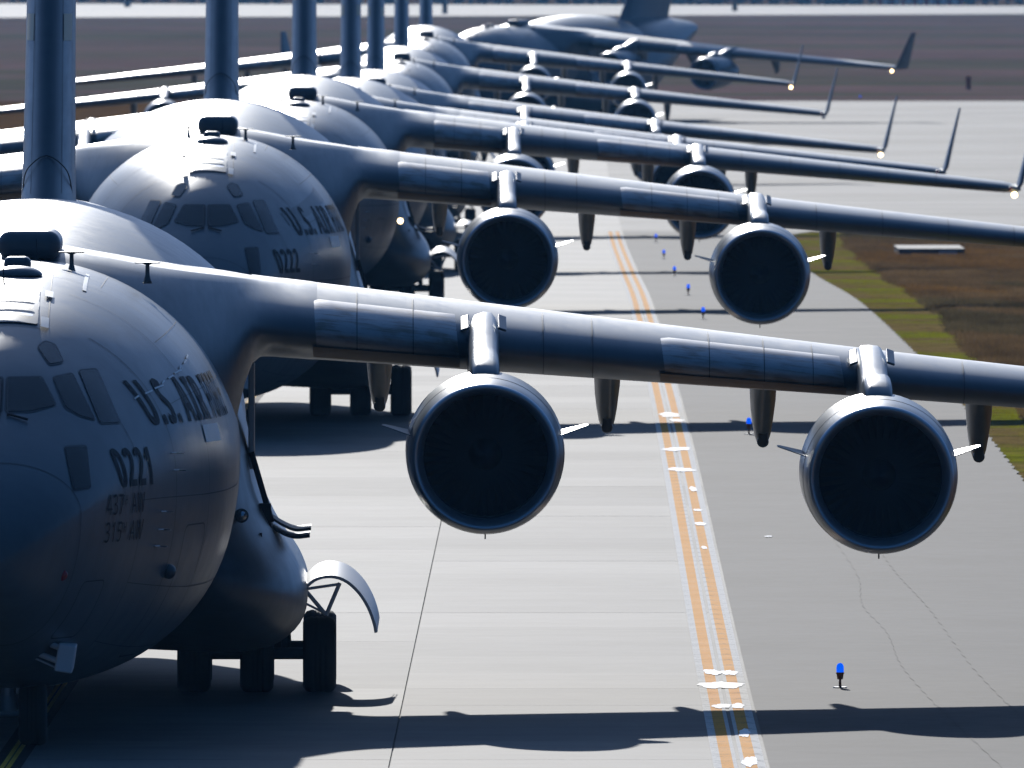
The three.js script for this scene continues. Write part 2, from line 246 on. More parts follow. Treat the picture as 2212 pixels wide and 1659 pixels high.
function onSide(u, y, off, side = 1) { const s = sec(u), up = y >= s.yc, p = up ? PU : PL(u), ry = up ? s.yt - s.yc : s.yc - s.yb; const x = side * s.rx * Math.pow(Math.max(0, 1 - Math.pow(Math.min(1, Math.abs(y - s.yc) / ry), p)), 1 / p); const n = normalAt(u, x, y).multiplyScalar(off); return [x + n.x, y + n.y, Zu(u) + n.z]; }
function onTop(u, x, off) { const s = sec(u), y = s.yc + (s.yt - s.yc) * Math.sqrt(Math.max(0, 1 - (x / s.rx) ** 2)), n = normalAt(u, x, y).multiplyScalar(off); return [x + n.x, y + n.y, Zu(u) + n.z]; }
// a flat outline laid on the skin as a thin raised sheet
function lay(shape, put, off, edge = 0.25, seg = 8) {
  let g = new THREE.ShapeGeometry(shape, seg).toNonIndexed(); g = new TessellateModifier(edge, 7).modify(g);
  const p = g.attributes.position; for (let k = 0; k < p.count; k++) p.setXYZ(k, ...put(p.getX(k), p.getY(k), off));
  g.deleteAttribute('normal'); g.deleteAttribute('uv'); g = mergeVertices(g, 1e-4); g.computeVertexNormals(); return g;
}
const poly = (pts) => new THREE.Shape(pts.map((p) => new THREE.Vector2(...p)));
function roundPoly(pts, r) { // polygon with rounded corners
  const s = new THREE.Shape(), n = pts.length;
  for (let i = 0; i < n; i++) { const a = pts[(i + n - 1) % n], b = pts[i], c = pts[(i + 1) % n]; const d1 = Math.hypot(a[0] - b[0], a[1] - b[1]), d2 = Math.hypot(c[0] - b[0], c[1] - b[1]), q = Math.min(r, d1 / 2.2, d2 / 2.2);
    const P = [b[0] + (a[0] - b[0]) * q / d1, b[1] + (a[1] - b[1]) * q / d1], Q = [b[0] + (c[0] - b[0]) * q / d2, b[1] + (c[1] - b[1]) * q / d2];
    if (i) s.lineTo(...P); else s.moveTo(...P); s.quadraticCurveTo(b[0], b[1], ...Q); }
  s.closePath(); return s;
}
function seam(pts, put, w, off, closed = false) { // a narrow strip along points on the skin
  const L = [], P = pts.map((p) => new THREE.Vector2(...p)), n = P.length;
  const sub = []; for (let i = 0; i < (closed ? n : n - 1); i++) { const a = P[i], b = P[(i + 1) % n], k = Math.max(1, Math.ceil(a.distanceTo(b) / 0.12)); for (let q = 0; q < k; q++) sub.push(a.clone().lerp(b, q / k)); } if (!closed) sub.push(P[n - 1]); else sub.push(sub[0].clone());
  for (let i = 0; i < sub.length; i++) { const a = sub[Math.max(0, i - 1)], b = sub[Math.min(sub.length - 1, i + 1)], t = b.clone().sub(a).normalize(), m = new THREE.Vector2(-t.y, t.x).multiplyScalar(w / 2); L.push([sub[i].clone().add(m), sub[i].clone().sub(m)]); }
  return grid((i, j) => put(L[i][j].x, L[i][j].y, off), L.length, 2);
}
const both = (g) => [g, mirror(g)];

// wing: sections of an aerofoil from the root out to the tip
const wLE = lin([3.8, 25], [16.5 + 0.5206 * 3.8, 16.5 + 0.5206 * 25]), wC = lin([3.4, 13.7, 25], [10.5, 6.3, 2.9]), wY = (s) => 6.05 - (s - 3.8) * 0.099;
const half = (t) => 0.12 * 5 * (0.2969 * Math.sqrt(t) - 0.126 * t - 0.3516 * t * t + 0.2843 * t ** 3 - 0.1036 * t ** 4);
const NA = 24, tA = (k) => { const q = k / NA; return q * q; };
function foil(k) { // k = 0..2NA from the trailing edge over the top to the leading edge and back below
  const top_ = k <= NA, t = tA(top_ ? NA - k : k - NA); return [t, (top_ ? 1 : -1) * half(t) + 0.02 * Math.sin(Math.PI * Math.min(1, t * 1.05)) - 0.02 * t];
}
function wingPoint(s, k, off = 0) { const c = wC(s), [t, h] = foil(k); return [s, wY(s) + c * h * (1 + off / (c * 0.06)) + 0.008 * c * (t - 0.3), Zu(wLE(s) + c * t - off)]; }
const wS = [3.6, 4.3, 5, 6, 7, 8.5, 10, 12, 14, 16.5, 19, 22, 24.4, 24.85, 25];
const wingGeo = flip(grid((i, k) => { const s = wS[i], p = wingPoint(s, k); if (s > 24.4) { const q = s === 25 ? 0.12 : 0.75, y = wY(s); p[1] = y + (p[1] - y) * q; } return p; }, wS.length, 2 * NA + 1));
// slats: bare metal skins a little proud of the nose of the wing
function slatGeo(s0, s1) {
  const ks = []; for (let k = NA - 8; k <= NA + 7; k++) ks.push(k); const n = 14, nk = ks.length;
  return flip(grid((i, j) => { const s = s0 + (s1 - s0) * i / (n - 1); let off = 0.016; if (i === 0 || i === n - 1 || j === 0) off = -0.012; if (j === nk - 1) off = -0.02; return wingPoint(s + (j - nk / 2) * 0.006, ks[j], off); }, n, nk));
}
// glove that fairs the wing into the fuselage crown and side
const gS = [0, 0.7, 1.4, 2.1, 2.6, 2.9, 3.15, 3.35, 3.5, 3.62, 3.75, 3.95, 4.15, 4.35, 4.57, 4.75], gLE = smooth([0, 1, 2, 2.7, 3.3, 3.8, 4.4, 4.75], [12.2, 12.3, 13.1, 14.6, 16.6, 18.0, 18.72, 18.93]);
const gTop = smooth([0, 0.7, 1.87, 3.3, 3.8, 4.4, 4.75], [7.36, 7.32, 7.08, 6.83, 6.74, 6.62, 6.54]), gBot = smooth([0, 2.1, 3.15, 3.35, 3.5, 3.62, 3.75, 3.95, 4.3, 4.75], [3.4, 3.4, 3.8, 4.4, 5.0, 5.36, 5.52, 5.55, 5.54, 5.52]);
const gTE = 30, gN = NA;
const gloveGeo = flip(grid((i, k) => {
  const s = gS[i], topS = k <= gN, q = (topS ? gN - k : k - gN) / gN, t = q * q, yT = gTop(s), yB = gBot(s), yL = yB + (yT - yB) * (0.52 - 0.08 * Math.min(1, s / 3)), u = gLE(s) + (gTE - gLE(s)) * t;
  const e = Math.pow(Math.min(1, t / 0.16), 0.5) * (t > 0.16 ? 1 : 1), f = t > 0.55 ? 1 - (t - 0.55) * 0.55 : 1;
  const blend = Math.max(0, Math.min(1, (s - 3.2) / 1.05));
  const P = [s, topS ? yL + (yT - yL) * e * f : yL - (yL - yB) * e * f, Zu(u)], W = wingPoint(s, k, s > 4.7 ? -0.006 : 0.006), bl = blend * blend * (3 - 2 * blend);
  return [s, P[1] + (W[1] - P[1]) * bl, P[2] + (W[2] - P[2]) * bl];
}, gS.length, 2 * gN + 1));
// hump of the wing fairing and the rear crown
const hU = [15.5, 17, 19, 21, 23, 25, 27, 29, 31, 33, 35, 36.5], hTop = smooth([15.5, 19, 23, 27, 33, 36.5], [7.0, 7.35, 7.8, 7.96, 7.85, 7.45]), hW = smooth([15.5, 19, 23, 27, 33, 36.5], [2.2, 3.4, 4.05, 4.2, 3.9, 3.0]);
const humpGeo = grid((i, j) => { const u = hU[i], a = -Math.PI / 2 + Math.PI * j / 40; const y = 4 + (hTop(u) - 4) * Math.cos(a), f = Math.min(1, 0.80 + 0.2 * Math.max(0, (y - 4.6) / 1.9)); return [hW(u) * f * Math.sin(a), y, Zu(u)]; }, hU.length, 41);
// pod over the main gear: half outline swept along the side
const podC = new THREE.CatmullRomCurve3([[2.6, 5.4], [3.3, 4.75], [3.52, 4.1], [3.68, 3.4], [3.98, 2.72], [4.36, 2.15], [4.5, 1.7], [4.42, 1.25], [4.05, 0.88], [3.5, 0.74], [2.4, 0.75], [1.4, 0.8]].map((p) => new THREE.Vector3(...p, 0)));
const podU = [17.2, 17.35, 17.8, 18.5, 19.5, 20.6, 22, 25, 28, 29.5, 31, 32.5, 33.5], podK = smooth([17.2, 17.35, 17.8, 18.5, 19.5, 20.6, 22, 28, 29.5, 31, 32.5, 33.5], [0, 0.30, 0.52, 0.72, 0.88, 0.97, 1, 1, 0.94, 0.75, 0.4, 0.05]);
const podGeo = grid((i, j) => { const k = podK(podU[i]), p = podC.getPoint(j / 40), cx = 2.75, cy = 2.2; return [cx + (p.x - cx) * k, cy + (p.y - cy) * k, Zu(podU[i])]; }, podU.length, 41);

// fin, tailplane
const sym = (t) => 5 * (0.2969 * Math.sqrt(t) - 0.126 * t - 0.3516 * t * t + 0.2843 * t ** 3 - 0.1036 * t ** 4);
function symSec(k, n) { const a = k <= n, q = (a ? n - k : k - n) / n, t = q * q; return [t, (a ? 1 : -1) * sym(t)]; }
const finY = [7.0, 7.4, 7.8, 8.4, 10, 12, 14, 16.2], finLE = smooth([7, 7.4, 7.8, 8.4, 10, 16.2], [35.6, 36.3, 36.9, 37.6, 39.1, 44.6]), finTE = lin([7, 16.2], [46.6, 51.4]), finT = smooth([7, 7.4, 8.4, 16.2], [1.15, 0.98, 0.90, 0.78]);
const finGeo = grid((i, k) => { const [t, h] = symSec(k, 16), y = finY[i], a = finLE(y); return [-h * finT(y), y, Zu(a + (finTE(y) - a) * t)]; }, finY.length, 33);
const TPU = 46.2, tpS = [0, 0.4, 3, 6, 9.6, 9.9], tpGeo = flip(grid((i, k) => { const [t, h] = symSec(k, 12), s = tpS[i], c = 5.6 - s * 0.30, e = s === 9.9 ? 0.2 : 1; return [s, 16.4 - 0.04 * s + h * c * 0.1 * e, Zu(TPU + s * 0.42 + c * t)]; }, tpS.length, 25));
const bulletGeo = new THREE.LatheGeometry([[0.01, 0], [0.3, 0.35], [0.46, 1.2], [0.5, 3], [0.42, 6], [0.2, 8.2], [0.01, 8.8]].map((p) => new THREE.Vector2(...p)), 24).rotateX(-Math.PI / 2).translate(0, 16.35, Zu(44.2));
const wingletGeo = (() => { const H = [0, 0.25, 0.7, 1.5, 2.3, 2.72]; return grid((i, k) => { const [t, h] = symSec(k, 10), y = H[i], c = 2.9 - y * 0.68, cant = 0.25; return [24.93 + y * cant - (i === 0 ? 0.1 : 0) - h * c * 0.085, wY(25) - 0.02 + y, Zu(wLE(25) + 0.05 + y * 0.62 + c * t)]; }, H.length, 21); })();

// engine shapes, about the inlet centre
const lathe = (pts, n = 64) => new THREE.LatheGeometry(pts.map((p) => new THREE.Vector2(...p)), n).rotateX(-Math.PI / 2);
const cowlGeo = lathe([[1.165, 0.09], [1.2, 0.25], [1.235, 0.6], [1.26, 1.2], [1.262, 2.1], [1.22, 3], [1.13, 3.9], [1.04, 4.5], [1.0, 4.5], [0.98, 3.6]]);
const lipGeo = lathe([[0.985, 0.5], [0.99, 0.34], [1.01, 0.2], [1.045, 0.08], [1.085, 0.02], [1.115, 0.0], [1.14, 0.02], [1.158, 0.055], [1.166, 0.09]]);
const ductGeo = lathe([[0.985, 0.5], [0.98, 0.8], [1.0, 1.3]]);
const coreGeo = lathe([[0.95, 3.2], [0.74, 4.4], [0.66, 5.4], [0.56, 6.1], [0.5, 6.1], [0.3, 6.6], [0.01, 7.0]], 40);
const fanGeo = (() => { const g = [new THREE.CircleGeometry(1.0, 48).translate(0, 0, -1.28)]; for (let k = 0; k < 36; k++) { const b = new THREE.PlaneGeometry(0.13, 0.72, 1, 3); const p = b.attributes.position; for (let q = 0; q < p.count; q++) { const y = p.getY(q), tw = 0.5 + 0.6 * (y + 0.36) / 0.72, x = p.getX(q); p.setXYZ(q, x * Math.cos(tw), y, x * Math.sin(tw)); } b.translate(0, 0.62, -1.12).rotateZ(k / 36 * 2 * Math.PI); b.computeVertexNormals(); g.push(b); } return merge(g); })();
const spinGeo = lathe([[0.01, 0.72], [0.1, 0.8], [0.2, 0.98], [0.26, 1.2]], 24);
const strakeGeo = (sd) => { const s = new THREE.Shape(); s.moveTo(0, 0); s.lineTo(0.47, -0.62); s.quadraticCurveTo(0.5, -0.95, 0.42, -1.15); s.lineTo(0, -1.5); s.closePath(); const g = new THREE.ExtrudeGeometry(s, { depth: 0.008, bevelEnabled: true, bevelThickness: 0.004, bevelSize: 0.004, bevelSegments: 1 }); g.rotateX(Math.PI / 2); g.scale(1, 1, -1); g.translate(1.215, 0, 0); g.scale(1, 1, -1); const r = g; r.translate(0, 0, 0); r.rotateZ(0.27); return sd > 0 ? r : mirror(r); };
function pylonGeo(axY, wingY) {
  const lift = wingY - axY; // stations: back from the inlet, bottom, top, half width
  const st = [[1.25, 1.05, 1.20, 0.14], [1.35, 1.02, 1.34, 0.21], [1.7, 1.0, 1.5, 0.235], [2.4, 1.0, 1.62, 0.24], [3.4, 1.0, lift + 0.02, 0.235], [4.2, 1.0, lift + 0.22, 0.245], [4.9, 1.0, lift + 0.36, 0.255], [5.6, 1.0, lift + 0.47, 0.265], [6.4, 1.05, lift + 0.53, 0.25], [7.2, 1.1, lift + 0.48, 0.22], [8.2, 1.3, lift + 0.3, 0.15], [9.2, 1.45, lift - 0.1, 0.05]];
  const n = 20;
  return grid((i, j) => { const [d, b, t, w] = st[i], a = Math.PI * 2 * j / n - Math.PI / 2, cx = Math.cos(a), cy = Math.sin(a), e = 0.55; return [-w * Math.sign(cx) * Math.pow(Math.abs(cx), e), (b + t) / 2 + (t - b) / 2 * Math.sign(cy) * Math.pow(Math.abs(cy), e), -d]; }, st.length, n + 1, true);
}
const flapGeo = (() => { const st = [[0, 0, 0.12, 0.03], [0.5, -0.05, 0.2, 0.13], [1.6, -0.35, 0.3, 0.24], [3.2, -0.85, 0.3, 0.265], [4.3, -1.05, 0.2, 0.25], [5.0, -0.98, 0.0, 0.16], [5.5, -0.75, -0.35, 0.05]]; const n = 16; return grid((i, j) => { const [d, b, t, w] = st[i], a = Math.PI * 2 * j / n - Math.PI / 2, c = Math.cos(a), y = Math.sin(a), q = (y + 1) / 2; return [-w * (0.58 + 0.42 * q) * Math.sign(c) * Math.pow(Math.abs(c), 0.55), b + (t - b) * q, -d]; }, st.length, n + 1, true); })();
const flapTubeGeo = merge(rod([0, -0.15, -3.0], [0, -1.02, -3.35], 0.075, 0.08, 12), new THREE.SphereGeometry(0.1, 16, 10).scale(1, 1, 2).translate(0, -0.97, -3.5));

// wheels
function tyre(r, w) { const h = w / 2, pts = [[r * 0.42, -h * 0.7], [r * 0.62, -h * 0.95], [r * 0.85, -h], [r * 0.96, -h * 0.8], [r, -h * 0.5]]; for (const q of [-0.3, 0, 0.3]) pts.push([r, (q - 0.06) * h], [r * 0.98, (q - 0.03) * h], [r * 0.98, (q + 0.03) * h], [r, (q + 0.06) * h]); pts.push([r, h * 0.5], [r * 0.96, h * 0.8], [r * 0.85, h], [r * 0.62, h * 0.95], [r * 0.42, h * 0.7]); return new THREE.LatheGeometry(pts.map((p) => new THREE.Vector2(...p)), 40).rotateZ(Math.PI / 2); }
const mainTyre = tyre(0.62, 0.54), noseTyre = tyre(0.485, 0.42), hub = (r, w) => new THREE.CylinderGeometry(r, r, w, 24).rotateZ(Math.PI / 2);
const mainHub = hub(0.27, 0.4), noseHub = hub(0.21, 0.3);

const thin = await new FontLoader().loadAsync('fonts/droid/droid_sans_regular.typeface.json');
const font = await new FontLoader().loadAsync('fonts/droid/droid_sans_bold.typeface.json');
function wordGeo(text, size, wide, u0, yBase, face = font) { // lettering on the +x side, reading from the nose backwards
  const parts = []; let x = 0;
  const shapes = [], box = new THREE.Box2(); let pen = 0;
  for (const ch of text) { const adv = face.data.glyphs[ch].ha * size / face.data.resolution; for (const s of face.generateShapes(ch, size)) { const mv = (q) => q.getPoints(5).map((p) => p.clone().add(new THREE.Vector2(pen, 0))); const t = new THREE.Shape(mv(s)); t.holes = s.holes.map((h) => new THREE.Path(mv(h))); shapes.push(t); } pen += adv + size * 0.10; }
  for (const s of shapes) for (const p of s.getPoints(4)) box.expandByPoint(p);
  const put = (px, py, off) => onSide(u0 + (px - box.min.x) * wide, yBase + py, off);
  for (const s of shapes) { const sub = new THREE.Shape(s.getPoints(5)); sub.holes = s.holes.map((h) => new THREE.Path(h.getPoints(5))); parts.push(lay(sub, put, 0.014, 0.14, 4)); }
  return parts;
}

// geometries that all the jets share
const uRing = []; for (let i = 0; i <= 90; i++) { const t = i / 90; uRing.push(t < 0.45 ? 14 * Math.pow(t / 0.45, 2) : 14 + 39 * (t - 0.45) / 0.55); }
const fusGeo = grid((i, j) => fus(Math.min(uRing[i], 52.99), 2 * Math.PI * j / 96), uRing.length, 97, true);
const PANE = [[[0.035, 5.61], [0.54, 5.61], [0.77, 5.21], [0.40, 5.13], [0.035, 5.12]], [[0.72, 5.60], [1.01, 5.65], [1.36, 4.98], [1.12, 5.06], [0.92, 5.18]], [[1.10, 5.69], [1.37, 5.70], [1.73, 4.93], [1.43, 4.94]]];
const BROW = [[0.59, 6.12], [0.73, 6.06], [0.86, 5.83], [0.66, 5.80], [0.48, 6.04]], QUARTER = [[0.92, 4.60], [1.24, 4.60], [1.31, 4.01], [1.06, 3.99]];
const grow = (pts, k) => { const c = pts.reduce((a, p) => [a[0] + p[0] / pts.length, a[1] + p[1] / pts.length], [0, 0]); return pts.map((p) => { const d = Math.hypot(p[0] - c[0], p[1] - c[1]); return [p[0] + (p[0] - c[0]) / d * k, p[1] + (p[1] - c[1]) / d * k]; }); };
const paneGeo = [...PANE, BROW, QUARTER].map((p) => lay(roundPoly(p, 0.05), onFront, 0.014, 0.12)), frameGeo = [...PANE, BROW, QUARTER].map((p) => lay(roundPoly(grow(p, 0.03), 0.06), onFront, 0.007, 0.12));
const sideDoorOutline = (u0, u1, y0, y1, r) => { const p = []; for (const [cx, cy, a0] of [[u1 - r, y1 - r, 0], [u0 + r, y1 - r, 90], [u0 + r, y0 + r, 180], [u1 - r, y0 + r, 270]]) for (let a = 0; a <= 90; a += 30) p.push([cx + r * Math.cos((a0 + a) * Math.PI / 180), cy + r * Math.sin((a0 + a) * Math.PI / 180)]); return p; };
const crewDoorGeo = seam(sideDoorOutline(5.9, 7.2, 1.3, 3.3, 0.18), onSide, 0.022, 0.008, true);
const hatchLineGeo = seam(sideDoorOutline(1.6, 2.5, 1.75, 2.6, 0.12), onSide, 0.018, 0.008, true);
const ringLine = (u, a0, a1, w = 0.02) => grid((i, j) => { const th = a0 + (a1 - a0) * i / 60, uu = u + (j - 0.5) * w, p = fus(uu, th), n = normalAt(uu, p[0], p[1]).multiplyScalar(0.007); return [p[0] + n.x, p[1] + n.y, p[2] + n.z]; }, 61, 2);
const radomeGeo = ringLine(1.15, 0, 2 * Math.PI, 0.012), ringGeo = [ringLine(3.6, 1.0, 2.7, 0.014), ringLine(5.3, 0.5, 2.6, 0.016), ringLine(7.3, 0.3, 2.8, 0.014), ringLine(8.8, 0.1, 2.9, 0.016), ringLine(10.3, 0.2, 2.8, 0.014), ringLine(11.6, 0.2, 3.0, 0.016), ...[[0.42, 9.3], [0.8, 7.5], [1.12, 6], [1.62, 3.6], [2.05, 3.6], [2.45, 3.6]].map(([th, u0]) => grid((i, j) => { const u = u0 + (13.5 - u0) * i / 40, p = fus(u, th + (j - 0.5) * 0.004), n = normalAt(u, p[0], p[1]).multiplyScalar(0.007); return [p[0] + n.x, p[1] + n.y, p[2] + n.z]; }, 41, 2))];
const stripGeo = lay(poly([[8.0, -0.03], [11.2, -0.03], [11.2, 0.03], [8.0, 0.03]]), (u, v, off) => onTop(u, 1.12 + v, off), 0.012, 0.3);
const hatchGeo = lay(roundPoly([[5.1, -0.46], [7.2, -0.46], [7.2, 0.46], [5.1, 0.46]], 0.08), (u, v, off) => onTop(u, v, off), 0.02, 0.2);
const hatchEdgeGeo = seam(sideDoorOutline(5.0, 9.2, -0.62, 0.62, 0.06), (u, v, off) => onTop(u, v, off), 0.016, 0.007, true);
const treadGeo = [5.35, 5.75, 6.15].map((u) => lay(roundPoly([[u, -0.38], [u + 0.1, -0.38], [u + 0.1, 0.38], [u, 0.38]], 0.05), (a, v, off) => onTop(a, v, off), 0.045, 0.12));
const clampGeo = [[5.0, 0.56], [6.6, 0.6], [5.0, -0.56], [6.6, -0.6]].map(([u, x]) => lay(roundPoly([[u, x - 0.06], [u + 0.42, x - 0.06], [u + 0.42, x + 0.06], [u, x + 0.06]], 0.02), (a, v, off) => onTop(a, v, off), 0.04, 0.2));
const tapeGeo = lay(poly([[7.3, 4.52], [8.5, 4.52], [8.5, 4.79], [7.3, 4.79]]), onSide, 0.012, 0.2);
const discAntenna = merge(new THREE.LatheGeometry([[0.001, -0.06], [0.085, -0.06], [0.065, 0.0], [0.04, 0.1], [0.036, 0.27], [0.09, 0.295], [0.001, 0.3]].map((p) => new THREE.Vector2(...p)), 18)), discGeo = new THREE.CylinderGeometry(0.235, 0.225, 0.022, 32).translate(0, 0.31, 0);
const probeGeo = merge(rod([0, 0, 0], [0.1, 0, 0], 0.012), rod([0.09, 0, -0.03], [0.11, 0, 0.2], 0.012, 0.006));
const domeGeo = new THREE.SphereGeometry(0.3, 24, 10, 0, 2 * Math.PI, 0, Math.PI / 2);
const wordUS = wordGeo('U.S. AIR FORCE', 0.67, 0.88, 4.7, 4.86);

function partAt(name, geo, mat, parent, p, turn) { const o = obj(name, geo, mat, parent); o.position.set(...p); if (turn) o.rotation.set(...turn); return o; }
function cargoJet(opt) {
  const J = new THREE.Group(); J.name = numbered('cargo_jet'); scene.add(J);
  J.userData = { label: opt.label, category: 'airplane', group: 'grey cargo jets taxiing in line' };
  const F = obj('fuselage', fusGeo, M.paint, J);
  ['windshield_pane', 'windshield_pane', 'windshield_pane', 'eyebrow_window', 'lower_window'].forEach((n, k) => { for (const g of [0, 1]) { obj('window_frame', g ? mirror(frameGeo[k]) : frameGeo[k], M.line, F); obj(n, g ? mirror(paneGeo[k]) : paneGeo[k], M.glass, F); } });
  for (const g of both(crewDoorGeo)) obj('door_seam', g, M.line, F);
  for (const g of both(hatchLineGeo)) obj('hatch_seam', g, M.line, F);
  obj('radome_seam', radomeGeo, M.line, F);
  for (const r of ringGeo) for (const g of both(r)) obj('panel_seam', g, M.line, F);
  for (const g of both(stripGeo)) obj('formation_light_strip', g, M.pale, F);
  for (const g of both(tapeGeo)) obj('pale_panel', g, M.pale, F);
  obj('roof_hatch', hatchGeo, M.paint, F); obj('roof_hatch_seam', hatchEdgeGeo, M.line, F);
  for (const g of treadGeo) obj('roof_tread', g, M.metal, F);
  for (const g of clampGeo) obj('hatch_clamp', g, M.pale, F);
  if (opt.words) { for (const g of [wordUS, ...opt.words].flat()) obj('letter', g, M.letter, F); }
  if (opt.band) obj('repainted_band', once('band', () => lay(poly([[4.5, 5.1], [4.5, 5.4], [8.9, 5.97], [8.9, 5.66]]), onSide, 0.009, 0.2)), M.paintDark, F);
  if (opt.dashes) for (let k = 0; k < 9; k++) obj('sealant_dash', once('dash' + k, () => { const a = 4.6 + k * 0.5, y = 5.24 + (a - 4.5) * 0.13; return seam([[a, y], [a + 0.22 + 0.15 * ((k * 7) % 3), y + 0.04]], onSide, 0.022, 0.016); }), M.pale, F);
  // wipers
  for (const s of [-1, 1]) obj('wiper', merge(rod(onFront(s * 0.06, 5.05, 0.03), onFront(s * 0.05, 5.55, 0.05), 0.014), rod(onFront(s * 0.06, 5.07, 0.03), onFront(s * 0.36, 4.98, 0.04), 0.02)), M.dark, F);
  // probes and vanes
  for (const s of [-1, 1]) for (const [u, y] of [[5.2, 4.42], [5.2, 4.16], [4.6, 3.55], [4.55, 3.28], [4.5, 3.03]]) { const p = onSide(u, y, 0, s), o = partAt('air_data_probe', probeGeo, M.metal, F, p); if (s < 0) o.rotation.y = Math.PI * 0.98; else o.rotation.y = 0.5; }
  for (const s of [-1, 1]) { const o = partAt('beacon_lens', new THREE.SphereGeometry(0.09, 16, 10), M.red, F, onFront(s * 0.92, 2.72, -0.03)); o.scale.z = 0.6; }
  for (const s of [-1, 1]) { const p = onFront(s * 2.42, 2.62, 0.02); partAt('round_port', new THREE.SphereGeometry(0.115, 18, 10), M.paintDark, F, p); }
  // on the crown
  for (const [x, u] of [[-0.52, 11.2], [0.87, 11.4], [2.02, 13.6]]) { const a = x > 1.5 ? [x, gTop(x) - 0.17, Zu(u)] : onTop(u, x, 0); const o = partAt('disc_antenna', discAntenna, M.paint, J, a); o.scale.setScalar(0.88); obj('antenna_disc', discGeo, M.paint, o); }
  partAt('antenna_fairing', new RoundedBoxGeometry(0.98, 0.46, 2.4, 5, 0.2), M.paint, J, [0.16, 7.42, Zu(15.2)]);
  partAt('roof_dome', RBOX(0.42, 0.24, 0.5, 0.1), M.paint, J, [0.06, 7.2, Zu(9.9)]);
  { const o = partAt('roof_dome', domeGeo, M.paint, J, onTop(8.6, 0.08, -0.02)); o.scale.set(1.3, 0.5, 1.2); }
  for (const [x, u] of [[-0.1, 7.6], [0.3, 13.6], [0.1, 18.6]]) obj('blade_antenna', rod([x, sec(u).yt - 0.05, Zu(u)], [x - 0.02, sec(u).yt + (u > 15 ? 0.75 : 0.32), Zu(u + 0.1)], 0.018, 0.006), M.dark, J);
  obj('wing_fairing', humpGeo, M.wing, J);
  // fin and tail
  const fin = obj('fin', finGeo, M.paint, J);
  for (const s of [-1, 1]) obj('formation_light_strip', once('finStrip' + s, () => { const g = grid((i, j) => { const t = 0.05 + 0.1 * i / 8, y = 10.5 + 0.46 * j, a = finLE(y); return [s * (sym(t) * finT(y) + 0.008), y, Zu(a + (finTE(y) - a) * t - 0.006)]; }, 9, 2); return s > 0 ? g : flip(g); }), M.strip, fin);
  for (const s of [-1, 1]) for (const t of [0.045, 0.16]) obj('fin_seam', once('finSeam' + s + t, () => { const g = grid((i, j) => { const y = 7.9 + 8 * i / 30, a = finLE(y), tt = t + (j - 0.5) * 0.0026; return [s * (sym(tt) * finT(y) + 0.006), y, Zu(a + (finTE(y) - a) * tt - 0.006)]; }, 31, 2); return s > 0 ? flip(g) : g; }), M.line, fin);
  obj('fin_seam', new THREE.TubeGeometry(new THREE.CatmullRomCurve3([[-0.44, 7.8, Zu(39)], [-0.3, 8.35, Zu(37.9)], [0, 8.55, Zu(37.7)], [0.3, 8.35, Zu(37.9)], [0.44, 7.8, Zu(39)]].map((p) => new THREE.Vector3(...p))), 30, 0.012, 5), M.line, fin);
  obj('tail_bullet', bulletGeo, M.paint, J);
  for (const g of both(tpGeo)) obj('tailplane', g, M.paint, J);
  for (const sd of [1, -1]) {
    const m = (g) => sd > 0 ? g : mirror(g);
    const W = obj('wing', m(wingGeo), M.wing, J);
    obj('wing_root_glove', m(gloveGeo), M.wing, W);
    for (const [a, b] of [[4.55, 7.0], [10.15, 13.3]]) obj('slat', m(once('slat' + a, () => slatGeo(a, b))), M.slat, W);
    for (const [a, b] of [[4.6, 6.95], [10.2, 13.25]]) obj('slat_lower_edge', m(once('slatLow' + a, () => { const ks = [NA + 3.2, NA + 4, NA + 5, NA + 6, NA + 6.6], n = 12; return flip(grid((i, j) => { const s = a + (b - a) * i / (n - 1), k = ks[j], k0 = Math.floor(k), p = wingPoint(s, k0, 0.045), q = wingPoint(s, Math.min(2 * NA, k0 + 1), 0.045), t = k - k0; return p.map((v, c) => v + (q[c] - v) * t - (c === 1 ? 0.004 : 0)); }, n, 5)); })), M.tan, W);
    for (const s of [5.3, 6.2, 8.3, 9.1, 11.0, 11.9, 12.7, 15.2, 16.9, 18.6, 20.3, 22]) obj('wing_seam', m(once('wingSeam' + s, () => grid((i, j) => wingPoint(s + (j - 0.5) * 0.014, NA - 11 + i, 0.021), 20, 2))), M.line, W);
    obj('winglet', m(wingletGeo), M.wing, W);
    for (const s of [5.67, 9.42, 12.0, 15.6]) { const y = wY(s) - 0.33 - (s > 15 ? -0.08 : 0), u = wLE(s) + wC(s) * 0.55; const o = partAt('flap_track_fairing', flapGeo, M.paint, W, [sd * s, y, Zu(u)]); o.scale.z = wC(s) * 0.06; obj('hinge_tube', flapTubeGeo, M.paintDark, o); }
    partAt('wingtip_lamp', new THREE.SphereGeometry(0.1, 14, 10), opt.tip?.includes(sd) ? M.lampOn : M.lampOff, W, [sd * 24.75, wY(24.75) - 0.2, Zu(wLE(24.75) - 0.02)]);
    partAt('position_lamp', new THREE.SphereGeometry(0.08, 12, 8), M.red, W, [sd * 24.6, wY(24.6), Zu(wLE(24.6))]);
    for (const [s, y, u] of [[7.33, 4.04, 15.4], [13.67, 3.61, 18.7]]) {
      const E = new THREE.Group(); E.name = 'engine'; E.position.set(sd * s, y, Zu(u)); J.add(E); E.rotation.x = 0.03;
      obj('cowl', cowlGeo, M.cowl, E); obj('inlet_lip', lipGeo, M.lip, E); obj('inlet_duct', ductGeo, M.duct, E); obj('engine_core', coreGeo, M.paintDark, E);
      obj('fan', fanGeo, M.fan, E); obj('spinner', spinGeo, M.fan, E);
      for (const q of [1, -1]) obj('strake', once('strake' + q, () => strakeGeo(q)), M.cowl, E).position.z = -0.55;
